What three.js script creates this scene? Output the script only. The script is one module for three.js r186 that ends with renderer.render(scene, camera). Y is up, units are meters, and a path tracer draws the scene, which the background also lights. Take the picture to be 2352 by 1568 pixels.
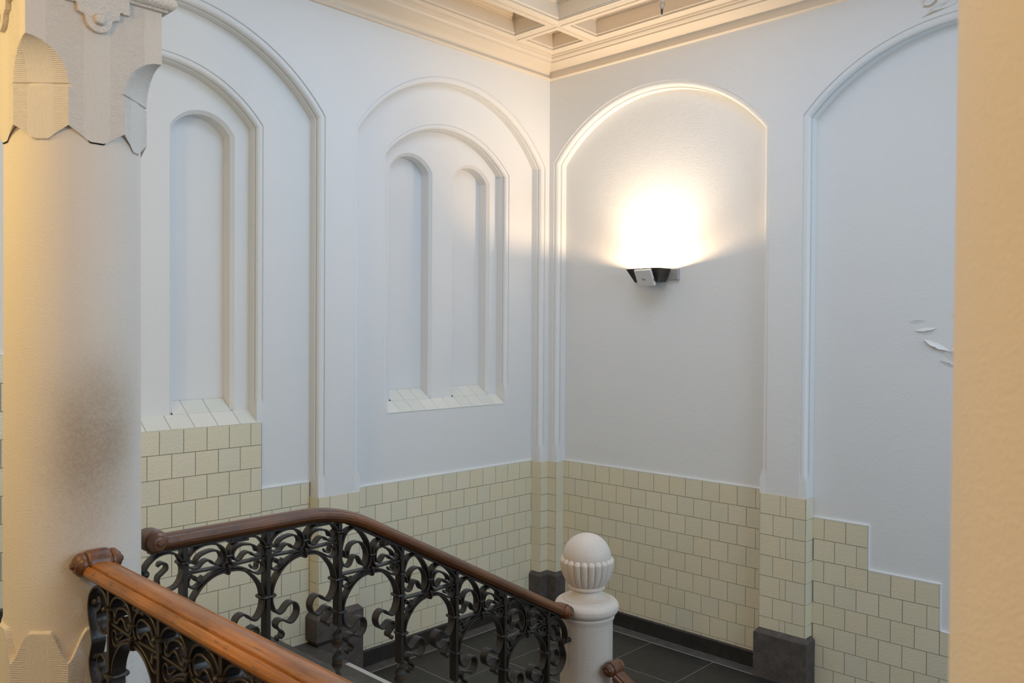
import * as THREE from 'three';
import { RectAreaLightUniformsLib } from 'three/addons/lights/RectAreaLightUniformsLib.js';
import { mergeGeometries, mergeVertices, toCreasedNormals } from 'three/addons/utils/BufferGeometryUtils.js';

// ---------------------------------------------------------------- camera, lights, exposure
const scene = new THREE.Scene();
const W = 2352, H = 1568, FOCAL = 1902.5;
const camera = new THREE.PerspectiveCamera(2 * Math.atan(H / 2 / FOCAL) * 180 / Math.PI, W / H, 0.05, 60);
camera.position.set(4.8596, 2.4996, 5.522);
camera.rotation.order = 'YXZ';
camera.rotation.set(-0.011862, 0.765564, 0.00606);
camera.focus = 4.3;
camera.userData.fStop = 5.6;
scene.add(camera);
scene.background = new THREE.Color(0x9fb4c8).multiplyScalar(0.2);

const renderer = new THREE.WebGLRenderer({ antialias: true });
renderer.toneMapping = THREE.LinearToneMapping;
renderer.toneMappingExposure = 1.0;
renderer.shadowMap.enabled = true;
RectAreaLightUniformsLib.init();

// daylight through the glazed laylight in the middle of the coffered ceiling
const LAY = { x0: 1.15, x1: 3.45, y: 5.06, col: [0.55, 0.72, 0.98], power: 2.55 };
const dayLight = new THREE.RectAreaLight(new THREE.Color().setRGB(...LAY.col), LAY.power, LAY.x1 - LAY.x0, LAY.x1 - LAY.x0);
dayLight.position.set((LAY.x0 + LAY.x1) / 2, LAY.y - 0.02, (LAY.x0 + LAY.x1) / 2);
dayLight.lookAt(dayLight.position.x, 0, dayLight.position.z);
scene.add(dayLight);

// daylight through three tall windows in the wall to the right of the camera
const WINDOWS = { x: 7.6, z: [0.95, 2.3, 3.65], half: 0.6, y0: 2.0, y1: 4.6, col: [0.54, 0.76, 1.0], power: 4.4 };
for (const z of WINDOWS.z) {
  const l = new THREE.RectAreaLight(new THREE.Color().setRGB(...WINDOWS.col), WINDOWS.power, 2 * WINDOWS.half - 0.1, WINDOWS.y1 - WINDOWS.y0 - 0.1);
  l.position.set(WINDOWS.x - 0.01, (WINDOWS.y0 + WINDOWS.y1) / 2, z);
  l.lookAt(0, l.position.y, z);
  scene.add(l);
}
const SCONCE = { pos: [1.067, 2.968, 0.045], col: [1.0, 0.68, 0.38], power: 3.3 };
const REFLECTOR = { angle: 1.08, col: [1.0, 0.80, 0.57], power: 6.0 };   // the lamp's mirror throws most of its light upwards
const LAMPS = [{ pos: [1.75, 3.35, 6.1], col: [1.0, 0.74, 0.27], power: 3.8 }];
const LAMPS_B = [{ pos: [3.7, 3.45, 6.3], col: [1.0, 0.66, 0.33], power: 3.5 }];

// ---------------------------------------------------------------- small helpers
const V3 = (x, y, z) => new THREE.Vector3(x, y, z);
let seed = 7;
const rnd = () => { seed = (seed * 1664525 + 1013904223) >>> 0; return seed / 4294967296; };
const used = {};
function numbered(name) {
  const n = used[name] = (used[name] ?? -1) + 1;
  return n ? `${name}_${String(n).padStart(3, '0')}` : name;
}
function shade(o) { o.castShadow = true; o.receiveShadow = true; return o; }
const partCount = new Map();
function partName(parent, name) {
  const key = parent.uuid + name, n = partCount.get(key) ?? 0;
  partCount.set(key, n + 1);
  return n ? `${name}_${String(n).padStart(3, '0')}` : name;
}
function part(parent, name, geo, mat, label) {
  const m = shade(new THREE.Mesh(geo, mat));
  m.name = partName(parent, name);
  if (label) m.userData.label = label;
  parent.add(m);
  return m;
}
function thing(name, label, category, pos = [0, 0, 0], group) {
  const g = new THREE.Group();
  g.name = numbered(name);
  g.position.set(...pos);
  g.userData = { label, category };
  if (group) g.userData.group = group;
  scene.add(g);
  return g;
}
function structure(name, geo, mat) {
  const m = geo ? shade(new THREE.Mesh(geo, mat)) : new THREE.Group();
  m.name = name;
  m.userData.kind = 'structure';
  scene.add(m);
  return m;
}
// texture coordinates in metres from the direction each face looks
function boxUV(geo) {
  const g = geo.index ? geo.toNonIndexed() : geo;
  const p = g.attributes.position, uv = new Float32Array(p.count * 2);
  const a = V3(), b = V3(), c = V3(), n = V3();
  for (let i = 0; i < p.count; i += 3) {
    a.fromBufferAttribute(p, i); b.fromBufferAttribute(p, i + 1); c.fromBufferAttribute(p, i + 2);
    n.crossVectors(b.clone().sub(a), c.clone().sub(a));
    const ax = Math.abs(n.x), ay = Math.abs(n.y), az = Math.abs(n.z);
    [a, b, c].forEach((q, k) => {
      const s = ay >= ax && ay >= az ? [q.x, q.z] : ax >= az ? [q.z, q.y] : [q.x, q.y];
      uv[(i + k) * 2] = s[0]; uv[(i + k) * 2 + 1] = s[1];
    });
  }
  g.setAttribute('uv', new THREE.BufferAttribute(uv, 2));
  return g;
}
function rawGeo(pos, idx) {
  const g = new THREE.BufferGeometry();
  g.setAttribute('position', new THREE.Float32BufferAttribute(pos, 3));
  g.setIndex(idx);
  return g;
}
// a grid of points (rows of equal length) as a surface
function grid(rows, flip = false, closed = false) {
  const n = rows[0].length, pos = [], idx = [];
  for (const r of rows) for (const q of r) pos.push(q.x, q.y, q.z);
  for (let k = 0; k + 1 < rows.length; k++) for (let i = 0; i < (closed ? n : n - 1); i++) {
    const a = k * n + i, b = k * n + (i + 1) % n, c = (k + 1) * n + (i + 1) % n, d = (k + 1) * n + i;
    if (flip) idx.push(a, b, c, a, c, d); else idx.push(a, c, b, a, d, c);
  }
  return rawGeo(pos, idx);
}
function finish(geos, angle = 0.6) {
  const list = (Array.isArray(geos) ? geos : [geos]).map(g => {
    const h = g.index ? g.toNonIndexed() : g.clone();
    for (const k of Object.keys(h.attributes)) if (k !== 'position') h.deleteAttribute(k);
    return h;
  });
  const g = toCreasedNormals(list.length > 1 ? mergeGeometries(list) : list[0], angle);
  return boxUV(g);
}
const box = (x0, x1, y0, y1, z0, z1) => new THREE.BoxGeometry(x1 - x0, y1 - y0, z1 - z0).translate((x0 + x1) / 2, (y0 + y1) / 2, (z0 + z1) / 2);
// a box whose edges are bevelled by b
function bevelBox(x0, x1, y0, y1, z0, z1, b = 0.006) {
  const s = new THREE.Shape([[x0 + b, y0 + b], [x1 - b, y0 + b], [x1 - b, y1 - b], [x0 + b, y1 - b]].map(q => new THREE.Vector2(...q)));
  const g = new THREE.ExtrudeGeometry(s, { depth: z1 - z0 - 2 * b, bevelEnabled: true, bevelThickness: b, bevelSize: b, bevelSegments: 1 });
  return g.translate(0, 0, z0 + b);
}
// profile points [across, up] swept along a path; across = fixed direction
function sweep(path, profile, across, closedProfile = true, caps = true, flip = false) {
  const rows = [];
  for (let i = 0; i < path.length; i++) {
    const t = path[Math.min(i + 1, path.length - 1)].clone().sub(path[Math.max(i - 1, 0)]).normalize();
    const up = V3().crossVectors(across, t).normalize();
    rows.push(profile.map(([a, h]) => path[i].clone().addScaledVector(across, a).addScaledVector(up, h)));
  }
  const gs = [grid(rows, flip, closedProfile)];
  if (caps) for (const [row, f] of [[rows[0], flip], [rows[rows.length - 1], !flip]]) {
    const c = row.reduce((s, q) => s.add(q), V3()).multiplyScalar(1 / row.length), pos = [c.x, c.y, c.z], idx = [];
    row.forEach(q => pos.push(q.x, q.y, q.z));
    for (let i = 0; i < row.length; i++) { const a = 1 + i, b = 1 + (i + 1) % row.length; if (f) idx.push(0, b, a); else idx.push(0, a, b); }
    gs.push(rawGeo(pos, idx));
  }
  return gs;
}

// ---------------------------------------------------------------- procedural textures and materials
function lattice(n, s) {
  let k = s; const r = () => { k = (k * 1664525 + 1013904223) >>> 0; return k / 4294967296; };
  const a = Float32Array.from({ length: n * n }, r);
  return (x, y) => {
    x = ((x % n) + n) % n; y = ((y % n) + n) % n;
    const i = Math.floor(x), j = Math.floor(y), f = x - i, g = y - j, u = f * f * (3 - 2 * f), v = g * g * (3 - 2 * g);
    const i1 = (i + 1) % n, j1 = (j + 1) % n;
    return (a[j * n + i] * (1 - u) + a[j * n + i1] * u) * (1 - v) + (a[j1 * n + i] * (1 - u) + a[j1 * n + i1] * u) * v;
  };
}
function texture(w, h, fn, srgb, repeat = [1, 1]) {
  const d = new Uint8Array(w * h * 4);
  for (let y = 0; y < h; y++) for (let x = 0; x < w; x++) {
    const c = fn(x / w, y / h), i = (y * w + x) * 4;
    for (let k = 0; k < 3; k++) d[i + k] = Math.max(0, Math.min(255, Math.round(255 * (Array.isArray(c) ? c[k] : c))));
    d[i + 3] = 255;
  }
  const t = new THREE.DataTexture(d, w, h);
  t.wrapS = t.wrapT = THREE.RepeatWrapping;
  t.magFilter = THREE.LinearFilter; t.minFilter = THREE.LinearMipmapLinearFilter; t.generateMipmaps = true;
  if (srgb) t.colorSpace = THREE.SRGBColorSpace;
  t.repeat.set(...repeat);
  t.needsUpdate = true;
  return t;
}
const n8 = lattice(8, 11), n16 = lattice(16, 5), n32 = lattice(32, 23), n64 = lattice(64, 91), n128 = lattice(128, 3), n256 = lattice(256, 17);
const fine = texture(512, 512, (u, v) => 0.15 * n8(u * 8, v * 8) + 0.2 * n32(u * 32, v * 32) + 0.3 * n128(u * 128, v * 128) + 0.35 * n256(u * 256, v * 256), false, [1.2, 1.2]);
const stipple = texture(512, 512, (u, v) => 0.2 * n32(u * 32, v * 32) + 0.35 * n64(u * 64, v * 64) + 0.45 * n128(u * 128, v * 128), false, [3.2, 3.2]);
const wavy = texture(256, 256, (u, v) => 0.6 * n16(u * 16, v * 16) + 0.4 * n32(u * 32, v * 32), false, [1.1, 1.1]);
const stoneMap = texture(512, 512, (u, v) => {
  const s = 0.60 + 0.14 * n16(u * 16, v * 16) + 0.1 * n64(u * 64, v * 64) + 0.18 * n256(u * 256, v * 256);
  return [s, s * 0.985, s * 0.97];
}, true, [1.3, 1.3]);
const woodTex = (a, b, w) => texture(512, 512, (u, v) => {
  const g = n128(v * 128, u * 4 * 4) * 0.45 + n64(v * 64 + 3, u * 8) * 0.3 + n16(v * 16, u * 6) * 0.25;
  const pore = n256(v * 256, u * 26) > 0.8 ? 0.75 : 1;
  const wear = 0.85 + 0.3 * n8(u * 8, v * 8);
  return a.map((c, k) => (c + (b[k] - c) * g) * pore * wear * w);
}, true, [1, 1]);
const M = {};
const std = (name, color, o = {}) => (M[name] = new THREE.MeshStandardMaterial({ name, color: new THREE.Color().setRGB(...color), roughness: 0.6, ...o }));
std('plaster', [0.80, 0.80, 0.79], { roughness: 0.7, bumpMap: fine, bumpScale: 0.0012 });
std('ceiling_paint', [0.80, 0.70, 0.575], { roughness: 0.55 });
std('column_paint', [0.75, 0.675, 0.595], { roughness: 0.72, bumpMap: stipple, bumpScale: 0.0035 });
std('newel_paint', [0.69, 0.61, 0.535], { roughness: 0.5, bumpMap: stipple, bumpScale: 0.0008 });
std('grout', [0.25, 0.225, 0.17], { roughness: 0.9 });
std('ledge_paint', [0.86, 0.87, 0.86], { roughness: 0.45 });
const TILE = [[0.79, 0.72, 0.53], [0.775, 0.71, 0.52], [0.805, 0.73, 0.55], [0.77, 0.715, 0.535], [0.80, 0.715, 0.515], [0.765, 0.71, 0.545]].map((c, i) =>
  std(`glazed_tile_${i}`, c, { roughness: 0.22 + 0.02 * (i % 3), bumpMap: wavy, bumpScale: 0.0012 }));
const SILLTILE = [[0.76, 0.77, 0.71], [0.79, 0.79, 0.74], [0.74, 0.76, 0.71]].map((c, i) => std(`sill_tile_${i}`, c, { roughness: 0.25 }));
const SLATE = [[0.045, 0.045, 0.043], [0.052, 0.051, 0.049], [0.041, 0.042, 0.042]].map((c, i) => std(`slate_${i}`, c, { roughness: 0.42, map: stoneMap, bumpMap: fine, bumpScale: 0.0008 }));
std('border_stone', [0.155, 0.148, 0.142], { roughness: 0.55, map: stoneMap });
std('plinth_stone', [0.155, 0.135, 0.125], { roughness: 0.75, map: stoneMap, bumpMap: fine, bumpScale: 0.001 });
std('skirting_stone', [0.05, 0.046, 0.042], { roughness: 0.4, map: stoneMap });
std('step_stone', [0.12, 0.12, 0.118], { roughness: 0.6, map: stoneMap, bumpMap: fine, bumpScale: 0.001 });
std('joint_mortar', [0.42, 0.41, 0.39], { roughness: 0.9 });
std('strip', [0.55, 0.55, 0.54], { roughness: 0.85, bumpMap: stipple, bumpScale: 0.001 });
std('iron', [0.021, 0.0155, 0.0115], { roughness: 0.38, metalness: 0.0, bumpMap: stipple, bumpScale: 0.0006 });
const mkWood = (name, a, b) => (M[name] = new THREE.MeshPhysicalMaterial({ name, map: woodTex(a, b, 1), roughness: 0.42, clearcoat: 0.35, clearcoatRoughness: 0.25, bumpMap: fine, bumpScale: 0.0006 }));
mkWood('wood_worn', [0.74, 0.49, 0.20], [0.50, 0.29, 0.09]);
mkWood('wood_dark', [0.50, 0.31, 0.16], [0.31, 0.17, 0.08]);
std('sconce_black', [0.028, 0.022, 0.019], { roughness: 0.45 });
std('sconce_steel', [0.42, 0.42, 0.42], { roughness: 0.5, metalness: 0.3 });
std('sensor_white', [0.72, 0.70, 0.68], { roughness: 0.5 });
std('chrome', [0.6, 0.58, 0.55], { roughness: 0.3, metalness: 0.8 });
std('brown_plastic', [0.12, 0.06, 0.04], { roughness: 0.5 });
std('glass_frame', [0.55, 0.56, 0.57], { roughness: 0.5 });
std('sky_pane', [0.8, 0.85, 0.9], { roughness: 0.4, emissive: new THREE.Color().setRGB(...LAY.col), emissiveIntensity: 0.25 });
std('window_pane', [0.85, 0.9, 0.95], { roughness: 0.3, emissive: new THREE.Color().setRGB(0.80, 0.93, 1.0), emissiveIntensity: 0.4 });
std('bulb', [1, 1, 1], { emissive: new THREE.Color().setRGB(1, 0.86, 0.66), emissiveIntensity: 4 });
std('peel_inside', [0.52, 0.46, 0.38], { roughness: 0.9 });

// ================================================================ THE WALLS
const FY = 0.045, UPY = 0.825, RISE = 0.156, TREAD = 0.29;
const SOFFIT = 4.875, CORNICE = 4.712, BASEY = -3.0;
const REC = 0.11;                       // depth of each recess
// right wall: (u, v, d) = (x, y, z).  left wall: u = z, d = x
const toWorld = { right: (u, v, d) => V3(u, v, d), left: (u, v, d) => V3(d, v, u) };
function placeGeo(geo, side) {
  if (side === 'right') return geo;
  const g = geo.index ? geo.toNonIndexed() : geo, p = g.attributes.position, out = new Float32Array(p.count * 3);
  for (let i = 0; i < p.count; i++) {
    const k = i % 3 === 0 ? i : i % 3 === 1 ? i + 1 : i - 1;         // flips the winding
    out[i * 3] = p.getZ(k); out[i * 3 + 1] = p.getY(k); out[i * 3 + 2] = p.getX(k);
  }
  const r = new THREE.BufferGeometry();
  r.setAttribute('position', new THREE.BufferAttribute(out, 3));
  return r;
}
// an arched opening: c centre, a half width of the sharp arris, m moulding width, arc centre height b and outer radius r, vb bottom, stop = [low, high]
const ARCN = 56;
function outline(o, s, d, arc = ARCN) {
  const half = o.a + o.m - s, r = o.r - s, y = o.b + Math.sqrt(r * r - half * half), t = Math.asin(half / r), pts = [];
  pts.push(V3(o.c - half, 0, d));                      // vertical positions of the jamb rows are filled in by jambRows
  const out = { left: o.c - half, right: o.c + half, spring: y, arc: [] };
  for (let i = 0; i <= arc; i++) { const q = -t + 2 * t * i / arc; out.arc.push(V3(o.c + r * Math.sin(q), o.b + r * Math.cos(q), d)); }
  return out;
}
function mouldProfile(m, kind) {
  if (kind === 'chamfer') return [[0, 0], [m, -m]];
  const k = m / 0.05, pts = [[0, 0], [0, -0.011 * k]];
  for (let i = 0; i <= 10; i++) {
    const a0 = Math.atan2(0.023, -0.016), a1 = Math.atan2(-0.016, 0.022), q = a0 + (a1 - a0) * i / 10;
    pts.push([(0.016 + 0.0275 * Math.cos(q)) * k, (-0.034 + 0.0275 * Math.sin(q)) * k]);
  }
  pts.push([0.039 * k, -0.05 * k], [m, -m]);
  return pts;
}
function opening(o) {                                   // the moulded edge and the reveal of an opening, in (u, v, d)
  const prof = [...mouldProfile(o.m, o.kind), [o.m, -o.depth]], rows = [];
  const tot = prof.length - 1;
  prof.forEach(([s, d], k) => {
    const ol = outline(o, s, o.d0 + d), flat = k / (tot - 1) <= 0.5
      ? [o.m * (k / (tot - 1)) * 2, 0] : [o.m, -o.m * ((k / (tot - 1)) - 0.5) * 2];
    const [fs, fd] = k === tot ? [o.m, -o.depth] : k === 0 ? [0, 0] : flat;
    const half = o.a + o.m - fs, row = [];
    row.push(V3(o.c - half, o.vb, o.d0 + fd), V3(o.c - half, o.stop[0] + (fs / o.m - 1) * -0.02, o.d0 + fd));
    row.push(V3(ol.left, o.stop[1], o.d0 + d));
    row.push(...ol.arc);
    row.push(V3(ol.right, o.stop[1], o.d0 + d));
    row.push(V3(o.c + half, o.stop[0] + (fs / o.m - 1) * -0.02, o.d0 + fd), V3(o.c + half, o.vb, o.d0 + fd));
    rows.push(row);
  });
  return grid(rows, true);
}
function openingShape(o, inner) {                       // outline on the plane: outer edge of the moulding, or the panel behind
  const ol = outline(o, inner ? o.m : 0, 0), P = [];
  const pt = (x, y) => P.push(new THREE.Vector2(x, y));
  if (inner) { pt(o.c - o.a, o.vb); } else { pt(o.c - o.a - o.m, o.vb); }
  ol.arc.forEach(q => pt(q.x, q.y));
  if (inner) pt(o.c + o.a, o.vb); else pt(o.c + o.a + o.m, o.vb);
  return P;
}
function planeGeo(pts, holes, d) {
  const s = new THREE.Shape(pts);
  for (const h of holes) s.holes.push(new THREE.Path(h));
  return new THREE.ShapeGeometry(s).toNonIndexed().translate(0, 0, d);
}
const rectPts = (u0, u1, v0, v1) => [[u0, v0], [u1, v0], [u1, v1], [u0, v1]].map(q => new THREE.Vector2(...q));

const BAY = {
  right: [
    { c: 1.067, a: 0.964, m: 0.05, r: 1.28, b: 3.202, vb: BASEY, d0: 0, depth: REC, stop: [1.468, 1.53] },
    { c: 3.34, a: 0.964, m: 0.05, r: 1.331, b: 3.142, vb: BASEY, d0: 0, depth: REC, stop: [1.468, 1.53] },
  ],
  left: [
    { c: 1.063, a: 0.96, m: 0.05, r: 1.2017, b: 3.287, vb: BASEY, d0: 0, depth: REC, stop: [1.458, 1.51] },
    { c: 3.403, a: 1.037, m: 0.05, r: 1.348, b: 3.166, vb: BASEY, d0: 0, depth: REC, stop: [1.458, 1.51] },
  ],
};
const NICHE = [
  { c: 1.067, a: 0.628, m: 0.044, r: 0.888, b: 3.256, vb: 1.885, d0: -REC, depth: REC, stop: [2.0, 2.05], lancets: [1.383, 0.738], sill: 1.885 },
  { c: 3.405, a: 0.640, m: 0.044, r: 0.863, b: 3.315, vb: 1.895, d0: -REC, depth: REC, stop: [2.0, 2.05], lancets: [3.081, 3.729], sill: 1.895 },
];
const SLOPE = 0.69;
const lancet = (c, sill) => ({ c, a: 0.193, m: 0.022, r: 0.2448, b: 3.647, vb: sill + SLOPE * REC, d0: -2 * REC, depth: 0.115, stop: [sill + 0.16, sill + 0.185], kind: 'chamfer' });

function wallGeometry(side, U) {
  const g = [];
  const bays = BAY[side], niches = side === 'left' ? NICHE : [null, null];
  g.push(planeGeo(rectPts(0, U, BASEY - 0.01, 5.3), bays.map(o => openingShape(o, false)), 0));
  bays.forEach((o, i) => {
    // the flat strips beside the arris below the moulding's stop
    g.push(opening(o));
    const n = niches[i];
    g.push(planeGeo(openingShape(o, true), n ? [openingShape(n, false)] : [], -REC));
    if (n) {
      g.push(opening(n));
      const ls = n.lancets.map(c => lancet(c, n.sill));
      g.push(planeGeo(openingShape(n, true), ls.map(l => openingShape(l, false)), -2 * REC));
      for (const l of ls) { g.push(opening(l)); g.push(planeGeo(openingShape(l, true), [], -2 * REC - 0.115)); }
    }
  });
  g.push(box(-0.6, U + 0.3, BASEY - 0.3, 5.5, -0.62, -0.45));
  return finish(g.map(q => placeGeo(q.index ? q.toNonIndexed() : q, side)), 0.5);
}

// ---- tiles: one bevelled plate, scaled to each tile; each tile a mesh of its own
const plate = (() => {
  const b = 0.012, z = 0.5, P = [[-0.5, -0.5, 0], [0.5, -0.5, 0], [0.5, 0.5, 0], [-0.5, 0.5, 0], [-0.5 + b, -0.5 + b, z], [0.5 - b, -0.5 + b, z], [0.5 - b, 0.5 - b, z], [-0.5 + b, 0.5 - b, z]];
  const idx = [4, 5, 6, 4, 6, 7];
  for (let i = 0; i < 4; i++) { const j = (i + 1) % 4; idx.push(i, j, 4 + j, i, 4 + j, 4 + i); }
  return finish(rawGeo(P.flat(), idx), 0.1);
})();
const TP = 0.1490;                                      // tile pitch
function tileMesh(parent, side, u0, u1, v0, v1, d, mats, sideways = 0, name = 'tile') {
  const j = 0.0016, w = u1 - u0 - j, h = v1 - v0 - j;
  if (w < 0.008 || h < 0.008) return null;
  const m = part(parent, name, plate, mats[Math.floor(rnd() * mats.length)]);
  m.position.copy(toWorld[side]((u0 + u1) / 2, (v0 + v1) / 2, d));
  m.scale.set(w, h, 0.008 + 0.0016 * rnd());
  if ((side === 'left') !== !!sideways) m.rotation.y = Math.PI / 2;
  m.rotation.x += (rnd() - 0.5) * 0.004; m.rotation.z += (rnd() - 0.5) * 0.003;
  return m;
}
// rows of tiles on a front, from the top down; limit(v) may give the width of a row
function tileFront(parent, side, u0, u1, vTop, vBot, pitch, d, phase, holes = []) {
  let row = 0;
  for (let v = vTop; v > vBot + 0.01; v -= pitch, row++) {
    const ph = phase[row % phase.length], cuts = [u0];
    if (Array.isArray(ph)) cuts.push(...ph); else {
      let u = ph - Math.ceil((ph - u0) / TP) * TP;
      for (u += TP; u < u1 - 0.004; u += TP) if (u > u0 + 0.004) cuts.push(u);
    }
    cuts.push(u1);
    for (let i = 0; i + 1 < cuts.length; i++) tileMesh(parent, side, cuts[i], cuts[i + 1], Math.max(vBot, v - pitch), v, d, TILE);
  }
}
function tileSide(parent, side, u, d0, d1, vTop, vBot, pitch) {  // a reveal that looks along +u
  for (let v = vTop; v > vBot + 0.01; v -= pitch) {
    const j = 0.0016, m = part(parent, 'tile', plate, TILE[Math.floor(rnd() * TILE.length)]);
    m.position.copy(toWorld[side](u, (Math.max(vBot, v - pitch) + v) / 2, (d0 + d1) / 2));
    m.scale.set(d1 - d0 - j, v - Math.max(vBot, v - pitch) - j, 0.008);
    m.rotation.y = side === 'right' ? Math.PI / 2 : 0;
  }
}
const bed = (u0, u1, v0, v1, d) => box(u0, u1, v0, v1, d - 0.016, d + 0.0025);

const wallLeft = structure('wall_left', wallGeometry('left', 8.4), M.plaster);
const wallRight = structure('wall_right', wallGeometry('right', 7.6), M.plaster);
const DT = -REC + 0.008;                                // plane the dado tiles are bedded on
const beds = { left: [], right: [] };
const ledges = { left: [], right: [] };
{ // ---- left wall
  const w = wallLeft;
  beds.left.push(bed(0.1, 2.02, -0.02, 1.358, DT), bed(0, 0.1, -0.02, 1.355, 0.001), bed(2.025, 2.364, -0.02, 1.355, 0.001), bed(2.368, 2.735, -0.02, 1.452, DT), bed(2.735, 4.07, -0.02, 1.893, DT), bed(4.07, 4.44, -0.02, 2.36, DT));
  tileFront(w, 'left', 0.103, 2.02, 1.36, 0.12, 0.1475, DT, [0.108, 0.1745]);
  tileFront(w, 'left', 0.003, 0.1, 1.357, 0.35, 0.1475, 0.001, [[], []]);
  tileFront(w, 'left', 2.026, 2.366, 1.357, 0.5, 0.1475, 0.001, [[2.125, 2.276], [2.05, 2.20, 2.345]]);
  tileFront(w, 'left', 2.374, 2.737, 1.452, 0.0, 0.149, DT, [[2.443, 2.587], [2.518, 2.66]]);
  tileFront(w, 'left', 2.737, 3.62, 1.894, 0.28, 0.149, DT, [2.813, 2.887]);
  tileFront(w, 'left', 4.07, 4.435, 2.36, 1.02, 0.149, DT, [4.17, 4.245]);
  tileSide(w, 'left', 0.1015, -REC, 0.006, 1.357, 0.35, 0.1475);
  tileSide(w, 'left', 2.3675, -REC, 0.006, 1.357, 0.5, 0.1475);
  ledges.left.push(box(0.103, 2.02, 1.3585, 1.3665, -REC - 0.002, DT + 0.0055), box(2.37, 2.737, 1.4515, 1.4595, -REC - 0.002, DT + 0.0055), box(4.07, 4.435, 2.359, 2.367, -REC - 0.002, DT + 0.0055));
}
{ // ---- right wall
  const w = wallRight;
  beds.right.push(bed(0.1, 2.03, 0.02, 1.358, DT), bed(0, 0.1, 0.02, 1.355, 0.001), bed(2.035, 2.374, 0.02, 1.355, 0.001), bed(2.38, 2.761, -0.9, 1.217, DT), bed(2.761, 3.206, -0.9, 0.921, DT), bed(3.206, 3.65, -0.9, 0.625, DT), bed(3.65, 4.3, -0.9, 0.33, DT));
  tileFront(w, 'right', 0.105, 2.03, 1.36, 0.12, 0.1475, DT, [0.162, 0.2365]);
  tileFront(w, 'right', 0.003, 0.1, 1.357, 0.35, 0.1475, 0.001, [[], []]);
  tileFront(w, 'right', 2.036, 2.376, 1.357, 0.34, 0.1475, 0.001, [[2.191, 2.233], [2.138, 2.286]]);
  tileFront(w, 'right', 2.38, 2.762, 1.218, 0.922, 0.148, DT, [2.463, 2.388]);
  tileFront(w, 'right', 2.38, 3.207, 0.922, 0.626, 0.148, DT, [2.463, 2.388]);
  tileFront(w, 'right', 2.38, 3.65, 0.626, -0.262, 0.148, DT, [2.463, 2.388]);
  tileSide(w, 'right', 0.1015, -REC, 0.006, 1.357, 0.35, 0.1475);
  tileSide(w, 'right', 2.3775, -REC, 0.006, 1.357, 0.2, 0.1475);
  const L = (u0, u1, v) => ledges.right.push(box(u0, u1, v - 0.0015, v + 0.0065, -REC - 0.002, DT + 0.0055));
  L(0.105, 2.03, 1.36); L(2.38, 2.764, 1.218); L(2.762, 3.209, 0.922); L(3.207, 3.655, 0.626);
  for (const [u, v0, v1] of [[2.764, 0.922, 1.218], [3.209, 0.626, 0.922]]) ledges.right.push(box(u - 0.002, u + 0.006, v0, v1 + 0.006, -REC - 0.002, DT + 0.0055));
}
for (const side of ['left', 'right']) {
  const w = side === 'left' ? wallLeft : wallRight;
  part(w, 'grout_bed', finish(beds[side].map(g => placeGeo(g.toNonIndexed(), side)), 0.3), M.grout);
  for (const g of ledges[side]) part(w, 'dado_ledge', finish(placeGeo(g.toNonIndexed(), side), 0.3), M.ledge_paint);
}
// ---- sloping tiled sills of the two blind windows on the left wall
NICHE.forEach((n, i) => {
  const pitch = i ? 0.151 : 0.127, joint = i ? 2.881 : 1.061, t = Math.atan(SLOPE), len = REC / Math.cos(t);
  const slab = (u0, u1, d0, d1) => {
    const y0 = n.sill + SLOPE * (-d0 - REC), y1 = n.sill + SLOPE * (-d1 - REC);
    return rawGeo([u0, y0 - 0.002, d0, u1, y0 - 0.002, d0, u1, y1 - 0.002, d1, u0, y1 - 0.002, d1], [0, 1, 2, 0, 2, 3]);
  };
  const gs = [slab(n.c - n.a - 0.002, n.c + n.a + 0.002, -REC + 0.002, -2 * REC)];
  for (const c of n.lancets) gs.push(slab(c - 0.193, c + 0.193, -2 * REC, -2 * REC - 0.115));
  part(wallLeft, 'sill_bed', finish(gs.map(g => placeGeo(g.toNonIndexed(), 'left')), 0.3), M.grout);
  const put = (u0, u1, d0, d1) => {
    const cuts = [u0];
    for (let k = -20; k < 21; k++) { const u = joint + k * pitch; if (u > u0 + 0.01 && u < u1 - 0.01) cuts.push(u); }
    cuts.push(u1);
    for (let k = 0; k + 1 < cuts.length; k++) {
      const a = cuts[k], b = cuts[k + 1], dm = (d0 + d1) / 2, L = (d0 - d1) / Math.cos(t);
      const m = part(wallLeft, 'sill_tile', plate, SILLTILE[Math.floor(rnd() * 3)]);
      m.position.copy(toWorld.left((a + b) / 2, n.sill + SLOPE * (-dm - REC) - 0.002, dm));
      m.rotation.order = 'YXZ';
      m.rotation.set(-(Math.PI / 2 - t), Math.PI / 2, 0);
      m.scale.set(b - a - 0.0025, L - 0.0025, 0.006);
    }
  };
  const ext = i ? 0.035 : 0;
  put(n.c - n.a - ext, n.c + n.a + ext, -REC + (i ? 0.012 : 0.004), -2 * REC);
  for (const c of n.lancets) put(c - 0.193, c + 0.193, -2 * REC, -2 * REC - 0.113);
});

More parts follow.
